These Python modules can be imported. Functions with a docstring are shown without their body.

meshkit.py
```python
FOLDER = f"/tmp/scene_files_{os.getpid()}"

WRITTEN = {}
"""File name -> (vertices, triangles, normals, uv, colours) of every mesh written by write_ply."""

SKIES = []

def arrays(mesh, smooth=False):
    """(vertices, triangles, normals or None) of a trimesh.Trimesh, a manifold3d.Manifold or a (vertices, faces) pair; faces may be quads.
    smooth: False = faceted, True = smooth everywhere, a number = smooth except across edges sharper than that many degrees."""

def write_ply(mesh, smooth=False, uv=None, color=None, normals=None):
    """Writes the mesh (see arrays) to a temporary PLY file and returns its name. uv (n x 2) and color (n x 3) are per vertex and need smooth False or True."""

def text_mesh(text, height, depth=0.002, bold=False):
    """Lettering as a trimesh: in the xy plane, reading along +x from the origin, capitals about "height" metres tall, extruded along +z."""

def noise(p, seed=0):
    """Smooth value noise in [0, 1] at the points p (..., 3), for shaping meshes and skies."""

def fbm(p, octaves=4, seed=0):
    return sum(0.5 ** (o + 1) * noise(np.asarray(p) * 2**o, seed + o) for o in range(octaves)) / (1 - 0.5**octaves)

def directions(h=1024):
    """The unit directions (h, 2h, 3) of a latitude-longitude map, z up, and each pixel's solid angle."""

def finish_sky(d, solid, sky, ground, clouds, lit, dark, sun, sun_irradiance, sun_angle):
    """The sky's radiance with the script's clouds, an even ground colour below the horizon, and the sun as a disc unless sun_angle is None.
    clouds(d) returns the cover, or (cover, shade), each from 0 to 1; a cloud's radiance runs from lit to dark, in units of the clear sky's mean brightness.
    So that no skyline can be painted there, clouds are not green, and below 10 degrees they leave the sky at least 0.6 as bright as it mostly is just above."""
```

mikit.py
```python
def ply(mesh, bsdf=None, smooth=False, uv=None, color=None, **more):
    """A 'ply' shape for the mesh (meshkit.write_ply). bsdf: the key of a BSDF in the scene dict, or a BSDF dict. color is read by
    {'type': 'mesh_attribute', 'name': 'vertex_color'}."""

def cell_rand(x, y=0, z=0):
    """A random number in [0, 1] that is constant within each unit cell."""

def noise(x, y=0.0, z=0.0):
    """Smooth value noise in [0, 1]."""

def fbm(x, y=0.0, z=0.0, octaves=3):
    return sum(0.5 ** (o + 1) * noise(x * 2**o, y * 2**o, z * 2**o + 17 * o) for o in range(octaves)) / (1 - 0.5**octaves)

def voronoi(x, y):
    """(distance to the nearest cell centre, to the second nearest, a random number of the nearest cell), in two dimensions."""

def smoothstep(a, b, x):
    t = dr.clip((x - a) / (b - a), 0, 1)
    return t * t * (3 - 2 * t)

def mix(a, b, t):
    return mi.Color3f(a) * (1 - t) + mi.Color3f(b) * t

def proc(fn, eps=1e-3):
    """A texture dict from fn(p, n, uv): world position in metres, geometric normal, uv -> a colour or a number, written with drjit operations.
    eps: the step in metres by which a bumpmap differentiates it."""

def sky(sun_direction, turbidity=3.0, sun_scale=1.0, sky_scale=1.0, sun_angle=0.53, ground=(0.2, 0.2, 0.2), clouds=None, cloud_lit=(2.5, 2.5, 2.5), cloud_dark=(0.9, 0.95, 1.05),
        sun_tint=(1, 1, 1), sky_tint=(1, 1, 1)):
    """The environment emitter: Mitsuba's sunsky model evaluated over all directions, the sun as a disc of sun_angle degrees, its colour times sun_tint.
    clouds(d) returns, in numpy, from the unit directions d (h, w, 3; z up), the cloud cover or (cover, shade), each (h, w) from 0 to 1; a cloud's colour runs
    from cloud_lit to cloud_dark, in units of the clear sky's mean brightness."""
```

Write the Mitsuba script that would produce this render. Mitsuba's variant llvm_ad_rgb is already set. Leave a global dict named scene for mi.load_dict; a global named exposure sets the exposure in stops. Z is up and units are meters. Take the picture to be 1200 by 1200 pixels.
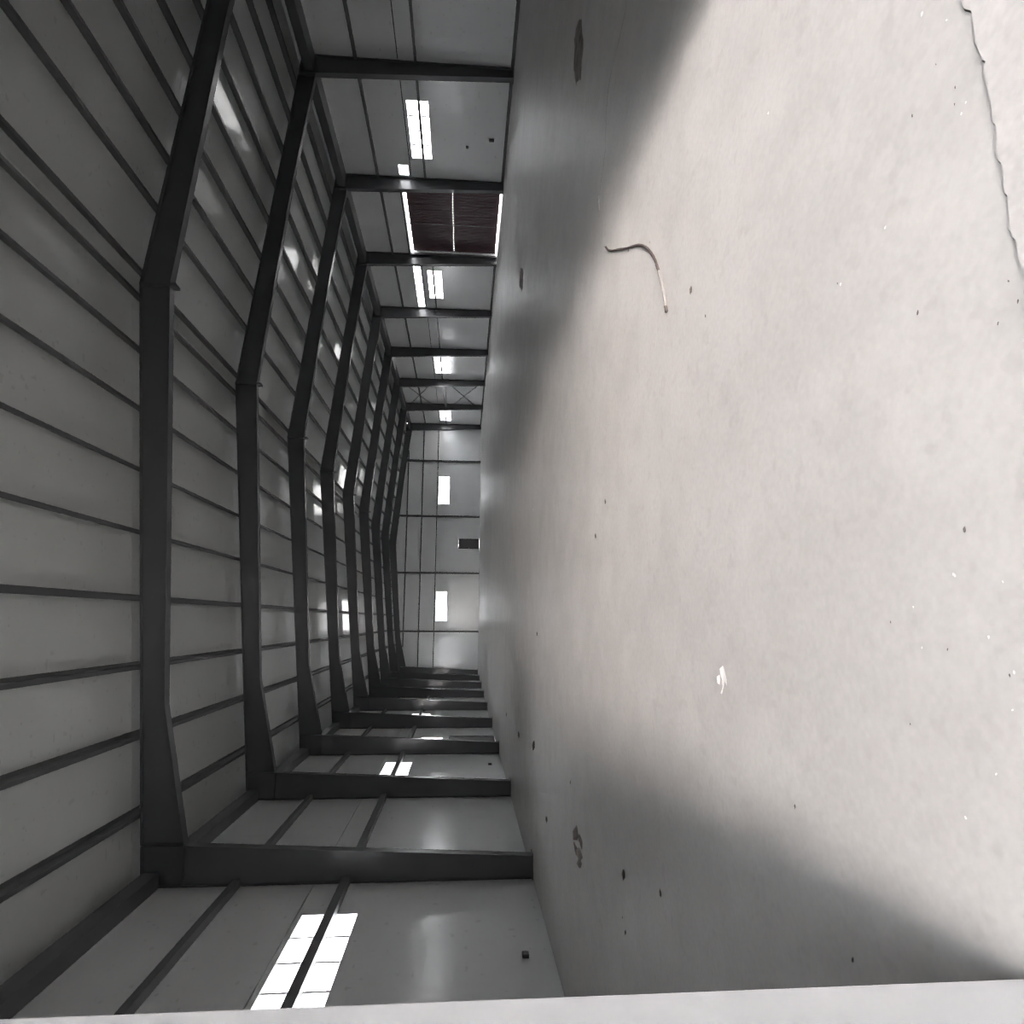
import math, random
import numpy as np
import trimesh
import manifold3d as m3
import drjit as dr
import mitsuba as mi
import mikit, meshkit
from mikit import noise, fbm, smoothstep, mix

T = mi.ScalarTransform4f
scene, labels = {"type": "scene"}, {}

# ------------------------------------------------------------------ camera
FOCAL = 745.64                       # in pixels of the 1200 px frame
YAW, PITCH, ROLL, CAM_Z = 0.16919, 0.07372, 0.01734, 1.47
fwd = np.array([math.sin(YAW) * math.cos(PITCH), math.cos(YAW) * math.cos(PITCH), -math.sin(PITCH)])
r0 = np.array([math.cos(YAW), -math.sin(YAW), 0.0])
u0 = np.cross(r0, fwd)
right = r0 * math.cos(ROLL) + u0 * math.sin(ROLL)
eye = np.array([0.0, 0.0, CAM_Z])
# the phone was held on its side: the picture's up is the building's right
scene["camera"] = {"type": "perspective", "fov": math.degrees(2 * math.atan(600 / FOCAL)), "fov_axis": "x", "near_clip": 0.05, "far_clip": 500.0,
                   "to_world": T().look_at(origin=eye.tolist(), target=(eye + fwd).tolist(), up=right.tolist())}

# ------------------------------------------------------------------ light: an overcast sky through the gate and the windows
def cloud_cover(d):
    n = meshkit.fbm(d * 3.0 + 5.0, 4, seed=3)
    return np.clip(0.93 + 0.1 * n, 0, 1), np.clip((n - 0.45) * 1.2, 0, 0.6)

# the sun stands behind the camera, a little to the left, veiled to a broad disc by thin cloud
SUN_AZ, SUN_EL = math.radians(5.5), math.radians(17.5)
scene["sky"] = mikit.sky((-math.sin(SUN_AZ) * math.cos(SUN_EL), -math.cos(SUN_AZ) * math.cos(SUN_EL), math.sin(SUN_EL)), turbidity=4.0, sun_scale=0.115, sun_tint=(0.83, 1.03, 1.78), sky_scale=1.0, sun_angle=30.0,
                         ground=(0.34, 0.33, 0.32), clouds=cloud_cover, cloud_lit=(1.6, 1.62, 1.66), cloud_dark=(1.1, 1.13, 1.2))
exposure = 7.25

# ------------------------------------------------------------------ materials
def rgb(*c): return {"type": "rgb", "value": list(c)}

def painted_sheet(a, b, s):
    def fn(p, n, uv):
        g = fbm(p.x * 0.9 + s, p.y * 0.9, p.z * 0.9, 3)
        speck = smoothstep(0.74, 0.8, fbm(p.x * 9 + s, p.y * 9, p.z * 9, 2))
        return mix(mix(a, b, g), (0.36, 0.36, 0.34), speck * 0.25)
    return mikit.proc(fn)

scene["wall_paint"] = {"type": "roughplastic", "distribution": "ggx", "alpha": 0.03, "diffuse_reflectance": painted_sheet((0.80, 0.81, 0.82), (0.76, 0.775, 0.78), 3.0), "nonlinear": False}
scene["roof_paint"] = {"type": "roughplastic", "distribution": "ggx", "alpha": 0.02, "diffuse_reflectance": painted_sheet((0.68, 0.695, 0.685), (0.64, 0.655, 0.645), 11.0), "nonlinear": False}
scene["white_frame"] = {"type": "principled", "base_color": rgb(0.75, 0.76, 0.77), "roughness": 0.35, "specular": 0.5}
scene["jamb_paint"] = {"type": "principled", "base_color": rgb(0.84, 0.85, 0.87), "roughness": 0.4, "specular": 0.5}

def steel_fn(p, n, uv):
    return mix((0.112, 0.115, 0.119), (0.090, 0.093, 0.097), fbm(p.x * 2.3, p.y * 2.3, p.z * 2.3, 3))
scene["grey_steel"] = {"type": "principled", "base_color": mikit.proc(steel_fn), "roughness": 0.27, "specular": 0.5}
scene["purlin_steel"] = {"type": "principled", "base_color": rgb(0.11, 0.113, 0.115), "roughness": 0.34, "specular": 0.5}
scene["girt_steel"] = {"type": "principled", "base_color": rgb(0.125, 0.128, 0.132), "roughness": 0.36, "specular": 0.5}

CRACK = [(5.93, 5.14), (5.84, 5.19), (5.79, 5.42), (5.77, 5.74), (5.69, 5.95), (5.48, 6.07), (5.11, 6.13), (4.85, 6.42)]
def seg_dist(p, pts):
    d = mi.Float(1e3)
    for (ax, ay), (bx, by) in zip(pts[:-1], pts[1:]):
        ex, ey = bx - ax, by - ay
        t = dr.clip(((p.x - ax) * ex + (p.y - ay) * ey) / (ex * ex + ey * ey), 0, 1)
        d = dr.minimum(d, dr.sqrt(dr.square(p.x - ax - t * ex) + dr.square(p.y - ay - t * ey)))
    return d

def floor_fn(p, n, uv):
    big = fbm(p.x * 0.45 + 7, p.y * 0.45, 0.0, 4)
    mid = fbm(p.x * 3.1, p.y * 3.1, 4.0, 4)
    fine = fbm(p.x * 42, p.y * 42, 2.0, 3)
    c = mix((0.472, 0.464, 0.456), (0.525, 0.517, 0.509), smoothstep(0.25, 0.75, big * 0.5 + mid * 0.5))
    spot = smoothstep(0.66, 0.78, fbm(p.x * 13 + 3, p.y * 13, 9.0, 3))
    c = mix(c, (0.40, 0.385, 0.375), spot * 0.2)
    c = c * (0.95 + 0.1 * fine)
    wob = 0.012 * (noise(p.x * 9, p.y * 9, 1.0) - 0.5)
    line = 1 - smoothstep(0.004, 0.014, seg_dist(p, CRACK) + wob)
    return mix(c, (0.2, 0.19, 0.18), line * 0.55)

def floor_rough(p, n, uv):
    return 0.42 + 0.12 * fbm(p.x * 1.7, p.y * 1.7, 3.0, 3)
scene["floor_concrete"] = {"type": "principled", "base_color": mikit.proc(floor_fn), "roughness": mikit.proc(floor_rough), "specular": 0.5}

def apron_fn(p, n, uv):
    c = mix((0.44, 0.43, 0.425), (0.52, 0.51, 0.505), fbm(p.x * 2.6, p.y * 2.6, 0.0, 4))
    return c * (0.93 + 0.14 * fbm(p.x * 50, p.y * 50, 2.0, 2))
scene["apron_concrete"] = {"type": "principled", "base_color": mikit.proc(apron_fn), "roughness": 0.6, "specular": 0.4}
scene["outside_dirt"] = {"type": "diffuse", "reflectance": mikit.proc(lambda p, n, uv: mix((0.46, 0.45, 0.43), (0.54, 0.53, 0.51), fbm(p.x * 0.3, p.y * 0.3, 0.0, 4)))}
scene["shed_wall"] = {"type": "diffuse", "reflectance": rgb(0.30, 0.30, 0.30)}
scene["red_sheet"] = {"type": "principled", "base_color": rgb(0.062, 0.033, 0.038), "roughness": 0.4, "specular": 0.5}
scene["dark_door"] = {"type": "principled", "base_color": rgb(0.06, 0.06, 0.065), "roughness": 0.4}
scene["window_glass"] = {"type": "thindielectric", "int_ior": 1.5}
scene["dark_rubber"] = {"type": "principled", "base_color": rgb(0.09, 0.075, 0.07), "roughness": 0.6}
scene["pale_cord"] = {"type": "principled", "base_color": rgb(0.30, 0.288, 0.28), "roughness": 0.6}
scene["paper_white"] = {"type": "twosided", "bsdf": {"type": "diffuse", "reflectance": rgb(0.82, 0.81, 0.81)}}
scene["flake_white"] = {"type": "diffuse", "reflectance": rgb(0.86, 0.85, 0.84)}
scene["chip_dark"] = {"type": "diffuse", "reflectance": rgb(0.14, 0.125, 0.115)}
scene["mud"] = {"type": "diffuse", "reflectance": mikit.proc(lambda p, n, uv: mix((0.17, 0.15, 0.14), (0.36, 0.335, 0.32), fbm(p.x * 9, p.y * 9, 0.0, 3)))}

# ------------------------------------------------------------------ helpers
used = {}
def key_for(name, parent=None):
    base = f"{parent}__{name}" if parent else name
    n = used.get(base, 0)
    used[base] = n + 1
    return base if n == 0 else f"{base}_{n:03d}"

def add(name, mesh, mat, parent=None, smooth=False, tw=None):
    k = key_for(name, parent)
    d = dict(mesh) if isinstance(mesh, dict) else mikit.ply(mesh, mat, smooth)
    if tw is not None:
        d["to_world"] = tw
    scene[k] = d
    return k

def tag(k, label, cat, group=None, kind=None):
    labels[k] = {"label": label, "category": cat}
    if group: labels[k]["group"] = group
    if kind: labels[k]["kind"] = kind
    return k

def thing(name, label, cat, group=None, kind=None):
    return tag(key_for(name), label, cat, group, kind)

def box(x0, x1, y0, y1, z0, z1):
    m = trimesh.creation.box(extents=(x1 - x0, y1 - y0, z1 - z0))
    m.apply_translation(((x0 + x1) / 2, (y0 + y1) / 2, (z0 + z1) / 2))
    return m

def cat(*ms): return trimesh.util.concatenate([m for m in ms])

def cut(x0, x1, y0, y1, z0, z1, holes):
    """A box with box-shaped openings."""
    b = m3.Manifold.cube((x1 - x0, y1 - y0, z1 - z0)).translate((x0, y0, z0))
    for (a0, a1, b0, b1, c0, c1) in holes:
        b = b - m3.Manifold.cube((a1 - a0, b1 - b0, c1 - c0)).translate((a0, b0, c0))
    return b

def poly_y(poly, y0, y1):
    """A polygon in x, z drawn out along y."""
    cs = m3.CrossSection([np.array(poly, float)], m3.FillRule.NonZero)
    m = cs.extrude(y1 - y0).to_mesh()
    v = m.vert_properties[:, :3]
    v = np.stack([v[:, 0], y1 - v[:, 2], v[:, 1]], 1)
    t = trimesh.Trimesh(v, m.tri_verts, process=False)
    if t.volume < 0: t.invert()
    return t

def bar(p, q, w, h):
    """A flat bar between two points in an x, z plane: w along y, h thick in the plane, below the line p-q."""
    p, q = np.array(p, float), np.array(q, float)
    d = (q - p) / np.linalg.norm(q - p)
    nrm = np.array([-d[1], d[0]]) * h
    return poly_y([p, q, q + nrm, p + nrm], -w / 2, w / 2)

def rod(p, q, r, n=10):
    return trimesh.creation.cylinder(radius=r, segment=[p, q], sections=n)

# ------------------------------------------------------------------ main measures
XL, XR = -5.065, 19.363                     # inner faces of the side walls
Y2 = 19.683
def F(i): return Y2 + 6.0 * (i - 2)         # y of portal frame i
YB, YF0, YF1 = F(9) + 0.16, 1.45, 1.69      # back wall, front wall outside and inside
RX, RZ = 7.3, 8.72                          # ridge, top of the rafters
SL, SR = 0.100, 0.112
def top(x): return RZ - (SL * (RX - x) if x < RX else SR * (x - RX))
def sheet(x): return top(x) + 0.2
WT = 0.09                                   # wall panel thickness

# ------------------------------------------------------------------ ground and floor
rng = np.random.default_rng(4)
ex = np.concatenate([[-14, -6], np.arange(-5, 6.01, 0.015), [8, 12, 20, 28]])
ey = 1.487 + 0.02 * (meshkit.fbm(np.stack([ex * 1.4, ex * 0, ex * 0], 1), 3, 1) - 0.5) * 2 + 0.014 * (meshkit.noise(np.stack([ex * 13, ex * 0, ex * 0 + 3], 1), 2) - 0.5) + 0.016 * (np.floor(3 * meshkit.noise(np.stack([ex * 17, ex * 0, ex * 0 + 5], 1), 6)) / 2 - 0.5)
ey = ey + np.interp(ex, [0.9, 1.5, 1.75, 2.0], [-0.02, 0.0, 0.03, 0.05])
ex2 = np.clip(ex, XL - 0.2, XR + 0.2)
m = (ex > XL) & (ex < XR)
fx = np.concatenate([[XL - 0.12], ex[m], [XR + 0.12]])
fy = np.interp(fx, ex, ey) + 0.003
def slab(poly, z0, z1):
    cs = m3.CrossSection([np.array(poly, float)], m3.FillRule.NonZero)
    return cs.extrude(z1 - z0).translate((0, 0, z0))
fl = add("floor", slab(list(zip(fx, fy)) + [(XR + 0.12, YB + 0.12), (XL - 0.12, YB + 0.12)], -0.2, 0.0), "floor_concrete")
tag(fl, "smooth pale grey concrete floor of the empty hall", "floor", kind="structure")
ap = add("ground_apron", slab([(-14, -9), (28, -9)] + list(zip(ex[::-1], ey[::-1] - 0.003)), -0.2, 0.007), "apron_concrete")
tag(ap, "pale rough concrete apron outside the gate, beyond the jagged joint", "concrete apron", kind="structure")
gd = add("ground_outside", box(-160, 170, -160, 220, -0.4, -0.21), "outside_dirt")
tag(gd, "bare ground outside the hall", "ground", kind="structure")

# neighbouring sheds of the yard, left and right of the gate, outside the picture: they keep the light from the sides off the floor
k = add("yard_shed", cat(box(4.3, 15, -40, 1.3, -0.21, 12)), "shed_wall")
tag(k, "tall neighbouring shed to the right of the gate, outside the view", "building")
k = add("yard_shed", cat(box(-12, -1.5, -40, 1.3, -0.21, 12)), "shed_wall")
tag(k, "tall neighbouring shed to the left of the gate, outside the view", "building")

k = add("gate_canopy", box(-1.5, 4.3, -2.2, YF0, 5.05, 5.15), "grey_steel")
tag(k, "flat steel canopy over the gate, above the picture", "canopy")

# ------------------------------------------------------------------ openings
# (y0, y1, z0, z1)
WIN_L = [(F(0) + 1.45, F(0) + 4.68, 3.17, 4.22), (F(2) + 1.5, F(2) + 4.75, 3.17, 4.2), (F(4) + 1.45, F(4) + 4.8, 3.12, 4.2), (F(6) + 1.45, F(6) + 4.8, 3.08, 4.15), (F(8) + 1.45, F(8) + 4.8, 3.08, 4.15)]
WIN_R = [(F(2) + 1.6, F(2) + 4.78, 3.08, 4.02), (F(4) + 1.5, F(4) + 4.75, 2.97, 3.88), (F(6) + 1.45, F(6) + 4.75, 2.75, 4.04), (F(8) + 1.5, F(8) + 5.0, 2.95, 4.07)]
VENT_R = (F(2) + 5.12, F(2) + 5.86, 4.14, 4.66)
STRIP_R = (F(4) + 1.05, F(4) + 5.86, 4.13, 4.64)
GATE_R = (F(3) + 0.6, F(3) + 5.8, -0.05, 4.58)
DOOR_L = (27.95, 29.72, -0.05, 2.14)
SLIT_L = (28.2, 29.35, 2.24, 3.24)
WIN_B = [(11.2, 14.05, 3.0, 4.14), (-0.13, 2.72, 3.0, 4.14)]
DOOR_B = (6.72, 7.98, -0.05, 2.2)

# ------------------------------------------------------------------ side walls: outer skin, panels in two rows per bay
BAYS = [(YF1, F(0))] + [(F(i), F(i + 1)) for i in range(0, 9)]
BAYS[-1] = (F(8), YB)
def side_wall(name, x, sgn, holes, seam, label, paint="wall_paint", gap=0.009):
    ztop = sheet(x)
    xo = x + sgn * (WT + 0.02)
    hs = [(min(x - 1, x + 1), max(x - 1, x + 1), a, b, c, d) for a, b, c, d in holes]
    a, b = sorted((x + sgn * WT, xo))
    w = add(name, cut(a, b, YF0, YB + WT, -0.2, ztop, hs), paint)
    tag(w, label, "wall", kind="structure")
    a, b = sorted((x, x + sgn * WT))
    for (y0, y1) in BAYS:
        for (z0, z1) in ((0.0, seam - gap), (seam + gap, ztop)):
            add("panel", cut(a, b, y0 + 0.004, y1 - 0.004, z0, z1, hs), paint, w)
    return w
wl = side_wall("wall_left", XL, -1, WIN_L + [DOOR_L, SLIT_L], 4.265, "left long wall of smooth grey white sheet panels with windows")
wr = side_wall("wall_right", XR, 1, WIN_R + [VENT_R, STRIP_R, GATE_R], 4.10, "right long wall of smooth grey white sheet panels with gate and windows", "wall_paint", 0.02)

# back wall
BX = [XL, -1.06, 4.47, 10.0, 15.54, XR]
def gable(xa, xb, z0, y0, y1):
    pts = [(xa, z0), (xb, z0), (xb, sheet(xb))] + ([(RX, sheet(RX))] if xa < RX < xb else []) + [(xa, sheet(xa))]
    return pts
def gable_cut(xa, xb, z0, z1, y0, y1, holes):
    pts = gable(xa, xb, z0, y0, y1) if z1 is None else [(xa, z0), (xb, z0), (xb, z1), (xa, z1)]
    t = poly_y(pts, y0, y1)
    b = m3.Manifold(m3.Mesh(np.asarray(t.vertices, np.float32), np.asarray(t.faces, np.uint32)))
    for (a0, a1, c0, c1) in holes:
        b = b - m3.Manifold.cube((a1 - a0, 4, c1 - c0)).translate((a0, y0 - 2, c0))
    return b
wb = add("wall_back", gable_cut(XL - 0.1, XR + 0.1, -0.2, None, YB + WT, YB + WT + 0.02, WIN_B + [DOOR_B]), "wall_paint")
tag(wb, "far end wall of grey white sheet panels with two windows and a door", "wall", kind="structure")
for xa, xb in zip(BX[:-1], BX[1:]):
    add("panel", gable_cut(xa + 0.004, xb - 0.004, 0.0, 4.2 - 0.009, YB, YB + WT, WIN_B + [DOOR_B]), "wall_paint", wb)
    add("panel", gable_cut(xa + 0.004, xb - 0.004, 4.2 + 0.009, None, YB, YB + WT, WIN_B), "wall_paint", wb)

# front wall with the open gate the picture is taken through
GX0, GX1, GZ = -0.893, 3.75, 5.0
wf = add("wall_front", gable_cut(XL - 0.1, XR + 0.1, -0.2, None, YF0, YF1, [(GX0, GX1, -0.25, GZ)]), "jamb_paint")
tag(wf, "white painted end wall seen only as the gate jamb at the edge of the picture", "wall", kind="structure")

# its leaf, swung outwards, stands just left of the frame
lf = box(-0.025, 0.025, -0.72, 0.0, 0.03, 4.9)
k = add("gate_leaf", lf, "jamb_paint", tw=T().translate([-0.915, 1.44, 0]).rotate([0, 0, 1], 6))
tag(k, "white gate leaf swung open outwards beside the jamb, outside the view", "gate")

# ------------------------------------------------------------------ roof: outer skin and one panel per bay and slope
def roof_piece(xa, xb, y0, y1, lo, hi):
    pts = [(xa, sheet(xa) + lo), (xb, sheet(xb) + lo), (xb, sheet(xb) + hi), (xa, sheet(xa) + hi)]
    return poly_y(pts, y0, y1)
ce = add("ceiling", cat(roof_piece(XL - 0.3, RX, YF0 - 0.3, YB + 0.3, 0.06, 0.09), roof_piece(RX, XR + 0.3, YF0 - 0.3, YB + 0.3, 0.06, 0.09)), "roof_paint")
tag(ce, "shiny grey sheet roof lining on dark purlins, pitched on both sides", "ceiling", kind="structure")
for (y0, y1) in BAYS:
    for xa, xb in ((XL, RX - 0.005), (RX + 0.005, XR)):
        add("panel", roof_piece(xa, xb, y0 + 0.003, y1 - 0.003, 0.0, 0.06), "roof_paint", ce)
# Z purlins along the building
PURLINS = [7.05, 5.82, 4.48, 3.13, 1.79, 0.42, -0.93, -2.27, -3.72, 7.62, 9.22, 10.46, 11.75, 13.08, 14.42, 15.72, 17.02, 18.25]
for x in PURLINS:
    s = SL if x < RX else -SR
    z = top(x) + 0.003
    h = 0.19
    y0, y1 = YF1, YB - 0.01
    def tilt(m):
        m.vertices[:, 2] += (m.vertices[:, 0] - x) * s
        return m
    pm = cat(box(x - 0.006, x + 0.006, y0, y1, z, z + h), box(x - 0.07, x + 0.006, y0, y1, z, z + 0.008), box(x - 0.006, x + 0.07, y0, y1, z + h - 0.008, z + h),
             box(x - 0.07, x - 0.062, y0, y1, z, z + 0.03))
    add("purlin", tilt(pm), "purlin_steel", ce)

# ------------------------------------------------------------------ girts and eave beams, one per bay
def side_girt(w, x, sgn, y0, y1, z0, z1, dep=0.16, name="girt", mat="girt_steel"):
    a, b = sorted((x, x - sgn * dep))
    i0, i1 = sorted((x - sgn * (dep - 0.008), x - sgn * dep))
    o = cat(box(a, b, y0, y1, z0, z0 + 0.008), box(i0, i1, y0, y1, z0, z1), box(a, b, y0, y1, z1 - 0.008, z1))
    add(name, o, mat, w)
for bi, (y0, y1) in enumerate(BAYS):
    i = bi - 1                                # the bay behind frame i
    a, b = y0 + (0.0 if i < 0 else 0.115), y1 - (0.115 if i < 8 else 0.3)
    side_girt(wl, XL, -1, a, b, 3.57, 3.72)
    side_girt(wl, XL, -1, a, b, 5.645, 5.765)
    side_girt(wl, XL, -1, a, b, 7.16, 7.46, 0.3, "eave_beam", "grey_steel")
    side_girt(wr, XR, 1, a, b, 5.50, 5.60)
    if i != 3: side_girt(wr, XR, 1, a, b, 3.44, 3.52)
    side_girt(wr, XR, 1, a, b, 6.95, 7.26, 0.68, "eave_beam", "grey_steel")
    if i != 3: add("joint_strip", box(XR + 0.012, XR + 0.03, a, b, 4.082, 4.118), "girt_steel", wr)
    if i not in (3,):
        add("base_angle", box(XR - 0.05, XR, a, b, 0.0, 0.12), "grey_steel", wr)
for xa, xb in zip(BX[:-1], BX[1:]):
    for z0, z1 in ((4.185, 4.255), (5.62, 5.72), (7.05, 7.16)):
        lo, hi = xa + 0.11, xb - 0.11
        if z0 > 7:
            lo, hi = max(lo, -2.5), min(hi, 16.5)
        if hi > lo:
            add("girt", cat(box(lo, hi, YB - 0.13, YB, z0, z0 + 0.008), box(lo, hi, YB - 0.13, YB - 0.122, z0, z1), box(lo, hi, YB - 0.13, YB, z1 - 0.008, z1)), "girt_steel", wb)

# ------------------------------------------------------------------ portal frames
FW, FT, WB = 0.22, 0.014, 0.010
def ibeam(poly, edges):
    ms = [poly_y(poly, -WB / 2, WB / 2)]
    for p, q in edges: ms.append(bar(p, q, FW, FT))
    return cat(*ms)
LC = [(-5.045, 0), (-4.625, 0), (-4.31, 6.74), (-4.31, top(-4.31)), (-5.045, top(-5.045))]
RC = [(19.343, 0), (19.343, top(19.343)), (18.62, top(18.62)), (18.62, 6.86), (18.935, 0)]
LR = [(-4.29, 6.75), (-1.7, 7.35), (RX - 0.012, 8.07), (RX - 0.012, RZ), (-4.29, top(-4.29))]
RR = [(RX + 0.012, 8.07), (14.4, 7.40), (18.60, 6.87), (18.60, top(18.6)), (RX + 0.012, RZ)]
def stiff(xa, xb, z, t=0.012): return box(xa, xb, -FW / 2, FW / 2, z - t, z)
parts = {
    "column": mikit.ply(cat(ibeam(LC, [(LC[1], LC[2]), (LC[2], LC[3]), (LC[4], LC[0])]), bar(LC[3], LC[4], FW, FT), stiff(-5.04, -4.32, 6.74)), "grey_steel"),
    "column_right": mikit.ply(cat(ibeam(RC, [(RC[0], RC[1]), (RC[2], RC[3]), (RC[3], RC[4])]), bar(RC[1], RC[2], FW, FT), stiff(18.63, 19.34, 6.86)), "grey_steel"),
    "rafter": mikit.ply(cat(ibeam(LR, [(LR[0], LR[1]), (LR[1], LR[2]), (LR[3], LR[4]), (LR[4], LR[0])])), "grey_steel"),
    "rafter_right": mikit.ply(cat(ibeam(RR, [(RR[0], RR[1]), (RR[1], RR[2]), (RR[2], RR[3]), (RR[3], RR[4])])), "grey_steel"),
    "apex_plate": mikit.ply(cat(box(RX - 0.03, RX - 0.002, -0.12, 0.12, 7.94, RZ), box(RX + 0.002, RX + 0.03, -0.12, 0.12, 7.94, RZ)), "grey_steel"),
    "base_plate": mikit.ply(box(-5.06, -4.58, -0.14, 0.14, 0.0, 0.02), "grey_steel"),
    "base_plate_right": mikit.ply(box(18.9, 19.36, -0.14, 0.14, 0.0, 0.02), "grey_steel"),
}
ORD = ["nearest, outside the left edge of the view", "first", "second", "third", "fourth", "fifth", "sixth", "seventh", "eighth", "last"]
FRAME_LABEL = ["grey steel portal frame just behind the gate wall",
               "grey steel portal frame nearest the camera, its left column beside the large bright window",
               "second grey steel portal frame from the camera, its left column beyond the windowless wall bay",
               "third grey steel portal frame, its right column just before the dark red gate",
               "fourth grey steel portal frame, its right column just after the dark red gate",
               "fifth grey steel portal frame, its right column beyond the window with the long strip above",
               "sixth grey steel portal frame, two before the crossed bracing rods",
               "seventh grey steel portal frame, its right column on the near side of the bracing rods",
               "eighth grey steel portal frame, its right column on the far side of the bracing rods",
               "last grey steel portal frame, standing against the far end wall"]
for i in range(10):
    f = thing("portal_frame", FRAME_LABEL[i], "steel frame", "portal frames along the hall")
    tw = T().translate([0, F(i), 0])
    for nm, d in parts.items():
        add(nm.replace("_right", ""), d, None, f, tw=tw)

# wind posts of the far wall
for x, lab in zip(BX[1:-1], ["left of both windows", "between left window and small door", "between small door and right window", "right of both windows"]):
    zt = min(top(x), 8.2) - 0.02
    zt = float(np.interp(x, [-4.3, -1.7, RX, 14.4, 18.6], [6.75, 7.35, 8.07, 7.4, 6.86])) - 0.02
    k = add("wall_post", cat(box(x - 0.006, x + 0.006, YB - 0.2, YB - 0.003, 0, zt), box(x - 0.085, x + 0.085, YB - 0.21, YB - 0.2, 0, zt), box(x - 0.085, x + 0.085, YB - 0.012, YB - 0.002, 0, zt)), "grey_steel")
    tag(k, f"slim grey steel post on the far end wall, {lab}", "steel post", "posts of the far end wall")

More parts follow.
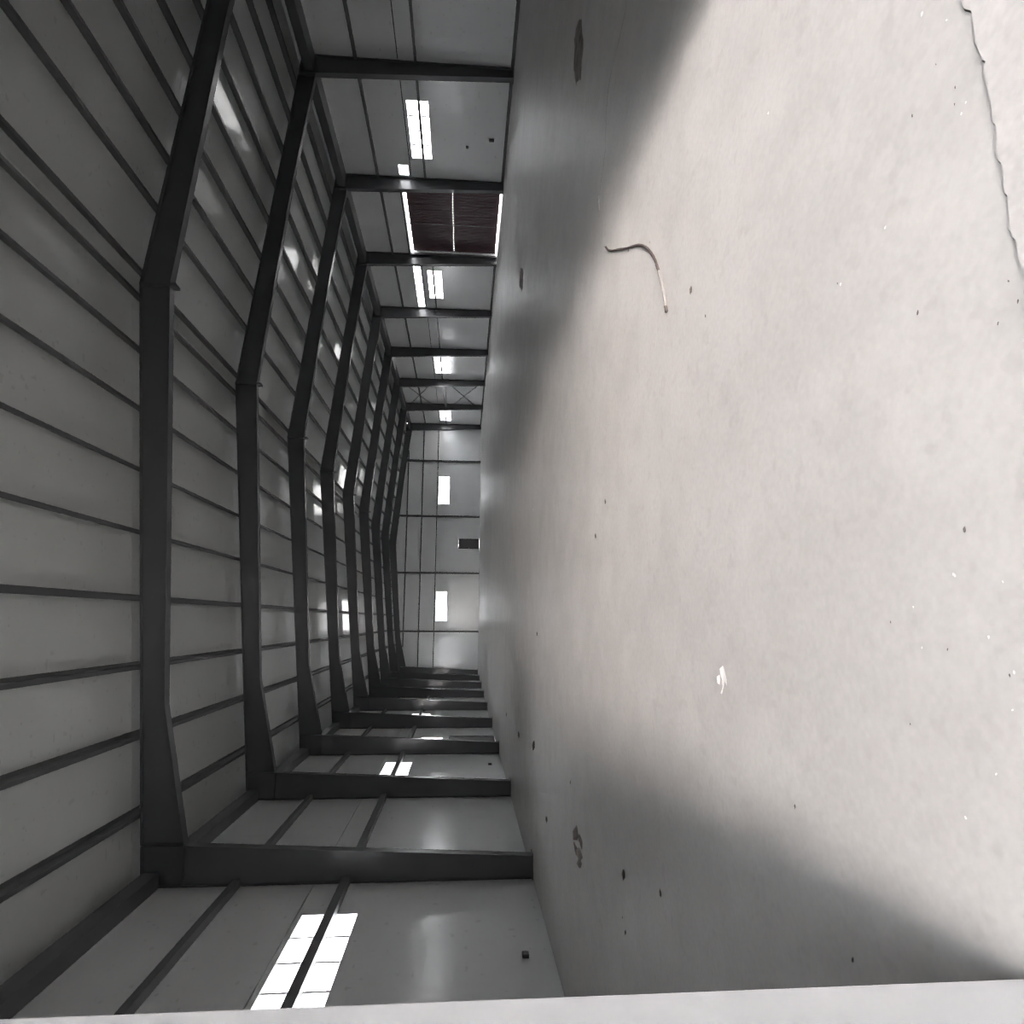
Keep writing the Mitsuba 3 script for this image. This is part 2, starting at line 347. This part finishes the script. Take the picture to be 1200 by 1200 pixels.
# ------------------------------------------------------------------ windows
WINN = [0]
def window(axis, pos, sgn, a0, a1, z0, z1, n, label, transom=True):
    """axis 'x': in a side wall (a runs along y); axis 'y': in the end wall. sgn: direction outwards."""
    WINN[0] += 1
    k = key_for(f"window_{WINN[0]}")
    tag(k, label, "window", kind="structure")
    def bx(a, b, c, d, d0, d1):
        lo, hi = sorted((pos + sgn * d0, pos + sgn * d1))
        return box(lo, hi, a, b, c, d) if axis == "x" else box(a, b, lo, hi, c, d)
    fr = 0.05
    frame = cat(bx(a0, a1, z0, z0 + fr, 0.0, WT), bx(a0, a1, z1 - fr, z1, 0.0, WT), bx(a0, a0 + fr, z0 + fr, z1 - fr, 0.0, WT), bx(a1 - fr, a1, z0 + fr, z1 - fr, 0.0, WT))
    add("frame", frame, "white_frame", k)
    w = (a1 - a0 - 2 * fr) / n
    for j in range(1, n):
        c = a0 + fr + j * w
        add("mullion", bx(c - 0.022, c + 0.022, z0 + fr, z1 - fr, 0.015, 0.07), "white_frame", k)
    for j in range(n):
        c0, c1 = a0 + fr + j * w + 0.022 * (j > 0), a0 + fr + (j + 1) * w - 0.022 * (j < n - 1)
        s = pos + sgn * 0.045
        v = np.array([[s, c0, z0 + fr], [s, c1, z0 + fr], [s, c1, z1 - fr], [s, c0, z1 - fr]]) if axis == "x" else np.array([[c0, s, z0 + fr], [c1, s, z0 + fr], [c1, s, z1 - fr], [c0, s, z1 - fr]])
        add("pane", trimesh.Trimesh(v, [[0, 1, 2], [0, 2, 3]], process=False), "window_glass", k)
    return k
LW = ["long bright window in the left wall nearest the camera", "second bright window in the left wall, beyond the second steel frame", "third window in the left wall, seen as a thin bright sliver",
      "fourth window in the left wall, hidden behind steel columns", "last window in the left wall, next to the far end wall"]
for o, l in zip(WIN_L, LW): window("x", XL, -1, *o, 4, l)
RW = ["bright window in the right wall before the dark red gate", "bright window in the right wall beyond the dark red gate, under a long strip light",
      "bright window in the right wall between the fifth frame and the bracing rods", "last bright window in the right wall, next to the far end wall"]
for o, l in zip(WIN_R, RW): window("x", XR, 1, *o, 4, l)
window("x", XR, 1, *VENT_R, 1, "small square bright vent window close to the column before the dark red gate")
window("x", XR, 1, *STRIP_R, 5, "long narrow bright strip window above the window beyond the dark red gate")
window("x", XL, -1, *SLIT_L, 1, "narrow bright window above the dark side door in the left wall")
for o, l in zip(WIN_B, ["right bright window in the far end wall", "left bright window in the far end wall"]): window("y", YB, 1, *o, 4, l)

# ------------------------------------------------------------------ doors
def door(n, axis, pos, sgn, a0, a1, zt, label):
    k = key_for(f"door_{n}")
    tag(k, label, "door", kind="structure")
    def bx(a, b, c, d, d0, d1):
        lo, hi = sorted((pos + sgn * d0, pos + sgn * d1))
        return box(lo, hi, a, b, c, d) if axis == "x" else box(a, b, lo, hi, c, d)
    fr = 0.13
    add("frame", cat(bx(a0, a0 + fr, 0, zt, -0.03, WT), bx(a1 - fr, a1, 0, zt, -0.03, WT), bx(a0 + fr, a1 - fr, zt - fr, zt, -0.03, WT)), "white_frame", k)
    lf = add("leaf", cat(bx(a0 + fr + 0.004, a1 - fr - 0.004, 0.012, zt - fr - 0.004, 0.03, 0.07)), "dark_door", k)
    add("handle", cat(bx(a0 + fr + 0.06, a0 + fr + 0.2, 1.0, 1.025, -0.03, -0.01), bx(a0 + fr + 0.06, a0 + fr + 0.085, 0.99, 1.035, -0.02, 0.031)), "white_frame", lf)
door(1, "y", YB, 1, DOOR_B[0], DOOR_B[1], 2.2, "small dark door in a white frame in the far end wall")
door(2, "x", XL, -1, DOOR_L[0], DOOR_L[1], 2.14, "dark side door with white frame in the left wall behind the third steel column")

# dark red gate of the right wall: two ribbed leaves hung outside the opening, daylight above, below and between them
gt = thing("gate", "dark red ribbed metal gate in the right wall with bright daylight slits", "gate")
gy0, gy1, gxx = GATE_R[0] - 0.12, GATE_R[1] + 0.10, XR + 0.135
def ribbed(y0, y1, z0, z1):
    ms = [box(gxx, gxx + 0.012, y0, y1, z0, z1)]
    for y in np.arange(y0 + 0.1, y1, 0.2):
        ms.append(box(gxx - 0.016, gxx, y - 0.03, y + 0.03, z0, z1))
    return cat(*ms)
add("upper_leaf", ribbed(gy0, gy1, 2.315, 4.44), "red_sheet", gt)
add("lower_leaf", ribbed(gy0, gy1, 0.105, 2.29), "red_sheet", gt)
for y in np.arange(gy0 + 0.1, gy1, 0.2):
    add("clip", box(gxx - 0.012, gxx + 0.01, y - 0.07, y + 0.07, 2.28, 2.325), "red_sheet", gt)
for y in (gy0 + 0.05, (gy0 + gy1) / 2 + 0.3, gy1 - 0.05):
    add("hanger", box(gxx, gxx + 0.03, y - 0.03, y + 0.03, 0.0, 4.72), "grey_steel", gt)
add("rail", box(XR + WT + 0.021, gxx + 0.06, gy0 - 0.3, gy1, 4.72, 4.84), "grey_steel", gt)
for y0, y1 in ((GATE_R[0] - 0.1, GATE_R[0]), (GATE_R[1], GATE_R[1] + 0.05)):
    add("jamb_post", box(XR - 0.1, XR - 0.002, y0, y1, 0, 4.68), "grey_steel", gt)
add("lintel", box(XR - 0.1, XR - 0.002, GATE_R[0] - 0.1, GATE_R[1] + 0.05, 4.6, 4.68), "grey_steel", gt)

# crossed bracing rods between the seventh and eighth frame
for z0, z1, l in ((4.3, 6.7, "upper pair of thin dark crossed bracing rods on the right wall"), (0.42, 2.95, "lower pair of thin dark crossed bracing rods on the right wall")):
    b = thing("cross_brace", l, "bracing")
    ya, yb, x = F(7) + 0.02, F(8) - 0.02, XR - 0.27
    add("rod", rod((x, ya, z0), (x, yb, z1), 0.035), "grey_steel", b)
    add("rod", rod((x - 0.075, ya, z1), (x - 0.075, yb, z0), 0.035), "grey_steel", b)
st = add("brace_strut", box(XR - 0.36, XR - 0.2, F(7) + 0.01, F(8) - 0.01, 3.3, 3.42), "grey_steel")
tag(st, "grey strut between the upper and lower crossed bracing rods", "strut")

# small round lamp hung high in the far right corner
lp = thing("corner_lamp", "small round white lamp high in the far right corner under the roof", "lamp")
LX, LY, LZ = 18.19, 58.0, 7.0
add("bulb", trimesh.creation.icosphere(subdivisions=2, radius=0.06), "white_frame", lp, smooth=True, tw=T().translate([LX, LY, LZ]))
scene[lp + "__bulb"]["emitter"] = {"type": "area", "radiance": rgb(0.02, 0.02, 0.02)}
add("arm", rod((LX, LY, LZ + 0.05), (LX, LY, top(LX) + 0.012), 0.012), "grey_steel", lp)

# wall boxes
def wall_box(x, sgn, y, z, w, h, l):
    k = thing("wall_box", l, "outlet box", "outlet boxes on the walls")
    a, b = sorted((x - sgn * 0.002, x - sgn * 0.05))
    add("case", box(a, b, y - w / 2, y + w / 2, z - h / 2, z + h / 2), "dark_door", k)
    a, b = sorted((x - sgn * 0.05, x - sgn * 0.056))
    add("cover", box(a, b, y - w * 0.36, y + w * 0.36, z - h * 0.36, z + h * 0.36), "grey_steel", k)
wall_box(XL, -1, 10.68, 0.43, 0.13, 0.10, "small dark outlet box low on the left wall, nearest the camera")
wall_box(XL, -1, 23.8, 0.43, 0.14, 0.12, "small dark outlet box low on the left wall below the second window")
wall_box(XR, 1, 23.56, 1.64, 0.12, 0.12, "small dark outlet box on the right wall below the window before the red gate")
wall_box(XR, 1, 23.1, 0.65, 0.14, 0.2, "small dark mark-like box low on the right wall before the red gate")

# ------------------------------------------------------------------ things on the floor
def tube(pts, r, n=8, caps=True):
    from scipy.interpolate import CubicSpline
    pts = np.array(pts, float)
    s = np.concatenate([[0], np.cumsum(np.linalg.norm(np.diff(pts, axis=0), axis=1))])
    P = CubicSpline(s, pts)(np.linspace(0, s[-1], 40))
    t = np.gradient(P, axis=0); t /= np.linalg.norm(t, axis=1, keepdims=True)
    a = np.cross(t, [0, 0, 1.0]); a /= np.linalg.norm(a, axis=1, keepdims=True)
    b = np.cross(a, t)
    ang = np.arange(n) * 2 * np.pi / n
    v = (P[:, None] + r * (np.cos(ang)[None, :, None] * a[:, None] + np.sin(ang)[None, :, None] * b[:, None])).reshape(-1, 3)
    f = []
    for i in range(len(P) - 1):
        for j in range(n):
            p0, p1, p2, p3 = i * n + j, i * n + (j + 1) % n, (i + 1) * n + (j + 1) % n, (i + 1) * n + j
            f += [[p0, p1, p2], [p0, p2, p3]]
    k = len(v)
    v = np.vstack([v, P[:1], P[-1:]])
    for j in range(n):
        f += [[k, (j + 1) % n, j], [k + 1, (len(P) - 1) * n + j, (len(P) - 1) * n + (j + 1) % n]]
    m = trimesh.Trimesh(v, f, process=False)
    if m.volume < 0: m.invert()
    return m
R = 0.011
cb = thing("cable", "bent dark cable with a pale end lying on the concrete floor", "cable")
add("dark_length", tube([(3.96, 6.17, R), (3.757, 5.915, R), (3.59, 5.62, R), (3.435, 5.36, R), (3.208, 4.945, R), (2.96, 4.64, R), (2.66, 4.43, R)], R), "dark_rubber", cb, smooth=60)
labels[cb + "__dark_length"] = {"label": "dark brown length of the cable"}
add("pale_end", tube([(2.66, 4.43, R), (2.53, 4.37, R), (2.41, 4.326, R), (2.3, 4.30, R)], R * 1.15), "pale_cord", cb, smooth=60)
add("tip", tube([(2.30, 4.30, R), (2.285, 4.297, R), (2.27, 4.294, R), (2.255, 4.29, R)], R * 1.3), "dark_rubber", cb, smooth=60)
labels[cb + "__pale_end"] = {"label": "pale stripped end of the cable"}

# crumpled paper scrap: two folded lobes and a thin tail
def sheet_mesh(outline, lift, seed, n=9, th=0.0015):
    o = np.array(outline, float)
    c = o.mean(0)
    rings = [c[None]] + [c + (o - c) * t for t in np.linspace(0.25, 1, 4)]
    v2 = np.vstack(rings); k = len(o)
    z = lift(v2)
    z = z + 0.006 * meshkit.noise(np.column_stack([v2 * 55, v2[:, :1] * 0 + seed]), seed)
    vt = np.column_stack([v2, z]); vb = vt - [0, 0, th]
    f = [[0, 1 + j, 1 + (j + 1) % k] for j in range(k)]
    for r_ in range(3):
        a, b = 1 + r_ * k, 1 + (r_ + 1) * k
        for j in range(k):
            f += [[a + j, b + j, b + (j + 1) % k], [a + j, b + (j + 1) % k, a + (j + 1) % k]]
    N = len(vt); f2 = [[x + N, z_ + N, y + N] for x, y, z_ in f]
    e = 1 + 3 * k
    s = []
    for j in range(k):
        p, q = e + j, e + (j + 1) % k
        s += [[p, p + N, q + N], [p, q + N, q]]
    m = trimesh.Trimesh(np.vstack([vt, vb]), f + f2 + s, process=False)
    if m.volume < 0: m.invert()
    return m
pp = thing("paper_scrap", "torn white paper scrap lying on the bright floor left of the middle", "paper")
pc = np.array([-0.30, 3.575])
big = pc + np.array([(0.055, 0.0), (0.03, -0.035), (-0.01, -0.07), (-0.045, -0.085), (-0.03, -0.035), (-0.035, 0.01), (-0.005, 0.03), (0.035, 0.03)])
add("large_lobe", sheet_mesh(big, lambda v: 0.004 + 0.22 * np.abs((v - pc) @ np.array([0.25, 0.97])) , 5), "paper_white", pp)
small = pc + np.array([(0.0, 0.06), (-0.03, 0.045), (-0.055, 0.055), (-0.05, 0.08), (-0.01, 0.085)])
add("small_lobe", sheet_mesh(small, lambda v: 0.003 + 0.3 * np.abs(v[:, 1] - pc[1] - 0.06), 8), "paper_white", pp)
tail = pc + np.array([(-0.03, 0.0), (-0.07, 0.01), (-0.105, 0.04), (-0.1, 0.055), (-0.065, 0.028), (-0.03, 0.022)])
add("tail", sheet_mesh(tail, lambda v: 0.003 + 0.02 * (v[:, 0] * 0), 9), "paper_white", pp)

# dried mud patch near the left wall and two dark scuffed patches near the right wall: thin crusts with ragged edges
def crust(outline, h, seed):
    o = np.array(outline, float)
    o = np.vstack([o, o[:1]])
    P = []
    for a, b in zip(o[:-1], o[1:]):
        for t in np.arange(0, 1, 0.2):
            P.append(a + (b - a) * t)
    P = np.array(P); c = P.mean(0)
    P = c + (P - c) * (0.86 + 0.3 * meshkit.noise(np.column_stack([P * 14, P[:, :1] * 0]), seed))[:, None]
    ts = [0, 0.3, 0.6, 0.85, 1.0]
    v, f, k = [np.array([[*c, h]])], [], len(P)
    for t in ts[1:]:
        r2 = c + (P - c) * t
        z = h * (1 - t ** 4) * (0.4 + 0.9 * meshkit.noise(np.column_stack([r2 * 20, r2[:, :1] * 0]), seed + 2))
        v.append(np.column_stack([r2, z + 0.0005]))
    v = np.vstack(v)
    f = [[0, 1 + j, 1 + (j + 1) % k] for j in range(k)]
    for r_ in range(len(ts) - 2):
        a, b = 1 + r_ * k, 1 + (r_ + 1) * k
        for j in range(k):
            f += [[a + j, b + j, b + (j + 1) % k], [a + j, b + (j + 1) % k, a + (j + 1) % k]]
    m = trimesh.Trimesh(v, f, process=False)
    if m.face_normals[:, 2].mean() < 0: m.invert()
    return m
md = thing("mud_patch", "dried brown mud patch on the floor near the left wall", "mud")
add("crust", crust([(-2.55, 8.48), (-2.68, 8.74), (-2.78, 8.70), (-2.72, 8.45), (-2.62, 8.3)], 0.03, 3), "mud", md)
add("crust", crust([(-2.58, 8.26), (-2.6, 8.06), (-2.70, 8.1), (-2.66, 8.3)], 0.02, 5), "mud", md)
add("crust", crust([(-2.80, 8.68), (-2.90, 8.5), (-2.88, 8.2), (-2.78, 8.1), (-2.74, 8.3), (-2.80, 8.45)], 0.025, 7), "mud", md)
add("crust", crust([(-2.88, 8.35), (-3.0, 8.5), (-2.96, 8.25), (-2.86, 8.12)], 0.02, 9), "mud", md)
k = add("dirt_patch", crust([(8.35, 7.9), (7.9, 7.95), (7.45, 7.75), (7.3, 7.45), (7.6, 7.25), (8.0, 7.3), (8.3, 7.5)], 0.012, 11), "mud")
tag(k, "long dark dirt patch on the floor by the right side of the hall", "dirt")
k = add("dirt_patch", crust([(10.0, 16.8), (9.7, 17.3), (9.0, 16.3), (8.95, 15.95), (9.4, 15.9)], 0.012, 13), "mud")
tag(k, "short dark dirt patch on the floor in front of the dark red gate", "dirt")

# small litter
WHITE = [(1.97, 1.68, .013), (1.85, 1.59, .008), (1.51, 1.58, .009), (2.49, 2.68, .016), (1.38, 1.95, .011), (1.32, 2.23, .012), (0.14, 1.81, .015), (0.05, 2.0, .009), (0.11, 1.64, .008),
         (-0.04, 1.71, .009), (-0.08, 1.98, .007), (-0.13, 1.64, .010), (-0.23, 1.66, .007), (-0.56, 1.87, .010), (-0.41, 1.74, .008), (2.34, 13.36, .06), (1.53, 1.56, .007)]
DARK = [(1.61, 1.59, .008), (1.56, 1.6, .008), (1.75, 1.65, .008), (1.67, 1.77, .010), (1.0, 1.84, .016), (0.85, 1.48, .012), (0.92, 1.5, .008), (0.82, 1.55, .009), (1.335, 2.25, .010), (0.27, 1.75, .017),
        (0.0, 2.12, .008), (-0.08, 1.87, .009), (-0.14, 1.655, .009), (-0.33, 2.07, .008), (-2.22, 6.02, .11), (-1.95, 4.93, .06), (-2.61, 6.12, .028), (-2.69, 6.02, .06), (-2.13, 8.9, .06), (-3.3, 11.35, .12),
        (-0.8, 2.87, .018), (-1.24, 2.51, .02), (1.23, 6.46, .07), (0.94, 6.98, .07), (-0.26, 12.73, .09), (-2.85, 16.72, .2), (-2.46, 13.24, .24), (-3.02, 21.48, .12), (3.05, 4.66, .02), (2.16, 3.8, .05), (1.87, 3.59, .018), (3.38, 5.3, .035)]
SCRAP = {(-2.22, 6.02): "longest dark splinter in the row between mud patch and gate jamb", (-1.95, 4.93): "dark scrap alone on the shaded floor between the mud patch and the camera",
         (-2.61, 6.12): "dark speck between the splinter and the scrap nearest the left wall", (-2.69, 6.02): "short dark scrap nearest the left wall, before the mud patch",
         (-2.13, 8.9): "small dark scrap just beyond the mud patch, on its hall side", (-3.3, 11.35): "dark scrap beyond the mud patch, close to the left wall",
         (1.23, 6.46): "nearer of two small dark scraps out on the bright middle floor", (0.94, 6.98): "farther of two small dark scraps out on the bright middle floor",
         (-0.26, 12.73): "dark speck at the far edge of the bright floor, towards the left end-wall window", (-2.85, 16.72): "farther of two long dark scraps on the floor near the second left column",
         (-2.46, 13.24): "nearer of two long dark scraps on the floor near the second left column", (-3.02, 21.48): "farthest dark scrap on the floor along the left wall",
         (3.05, 4.66): "dark crumb beside the outer bend of the cable", (3.38, 5.3): "dark crumb under the middle of the cable", (2.16, 3.8): "thin dark scrap just beyond the pale end of the cable",
         (1.87, 3.59): "dark crumb nearer the camera than the pale cable end", (-0.8, 2.87): "dark crumb between the paper scrap and the gate jamb", (-1.24, 2.51): "dark crumb in the shade right beside the gate jamb",
         (0.27, 1.75): "dark chip alone on the near floor, larger than the specks around", (1.0, 1.84): "long dark chip on the near floor inside the jagged joint"}
def chip(seed, flat, slim):
    m = trimesh.creation.icosphere(subdivisions=1, radius=0.5)
    g = np.random.default_rng(seed)
    m.vertices *= (0.75 + 0.5 * g.random((len(m.vertices), 1)))
    m.vertices *= [1.0, slim, flat]
    m.vertices[:, 2] -= m.vertices[:, 2].min()
    return m
FL = [mikit.ply(chip(s, 0.25, 0.6), "flake_white") for s in (1, 2, 3)]
CH = [mikit.ply(chip(s, 0.3, 0.42), "chip_dark") for s in (4, 5, 6)]
rnd = random.Random(8)
for j, (x, y, s) in enumerate(WHITE):
    k = add("plaster_flake", FL[j % 3], None, tw=T().translate([x, y, 0]).rotate([0, 0, 1], rnd.uniform(-50, 50)).scale(s))
    far = y > 5
    tag(k, "white flake far out on the floor towards the end wall" if far else "tiny white flake lying on the pale concrete near the gate", "debris", None if far else "white flakes on the near floor")
for j, (x, y, s) in enumerate(DARK):
    k = add("dirt_chip", CH[j % 3], None, tw=T().translate([x, y, 0]).rotate([0, 0, 1], rnd.uniform(-25, 25)).scale(s * (0.75 if y > 4 else 1.0)))
    if (x, y) in SCRAP: tag(k, SCRAP[x, y], "debris")
    else: tag(k, "tiny dark chip lying on the pale concrete near the gate", "debris", "dark chips on the near floor")
k = add("wood_splinter", cat(box(-0.1, 0.1, -0.008, 0.008, 0, 0.008)), "flake_white", tw=T().translate([4.71, 6.48, 0]).rotate([0, 0, 1], 10))
tag(k, "thin white splinter on the floor at the end of the crack, beside the cable", "debris")
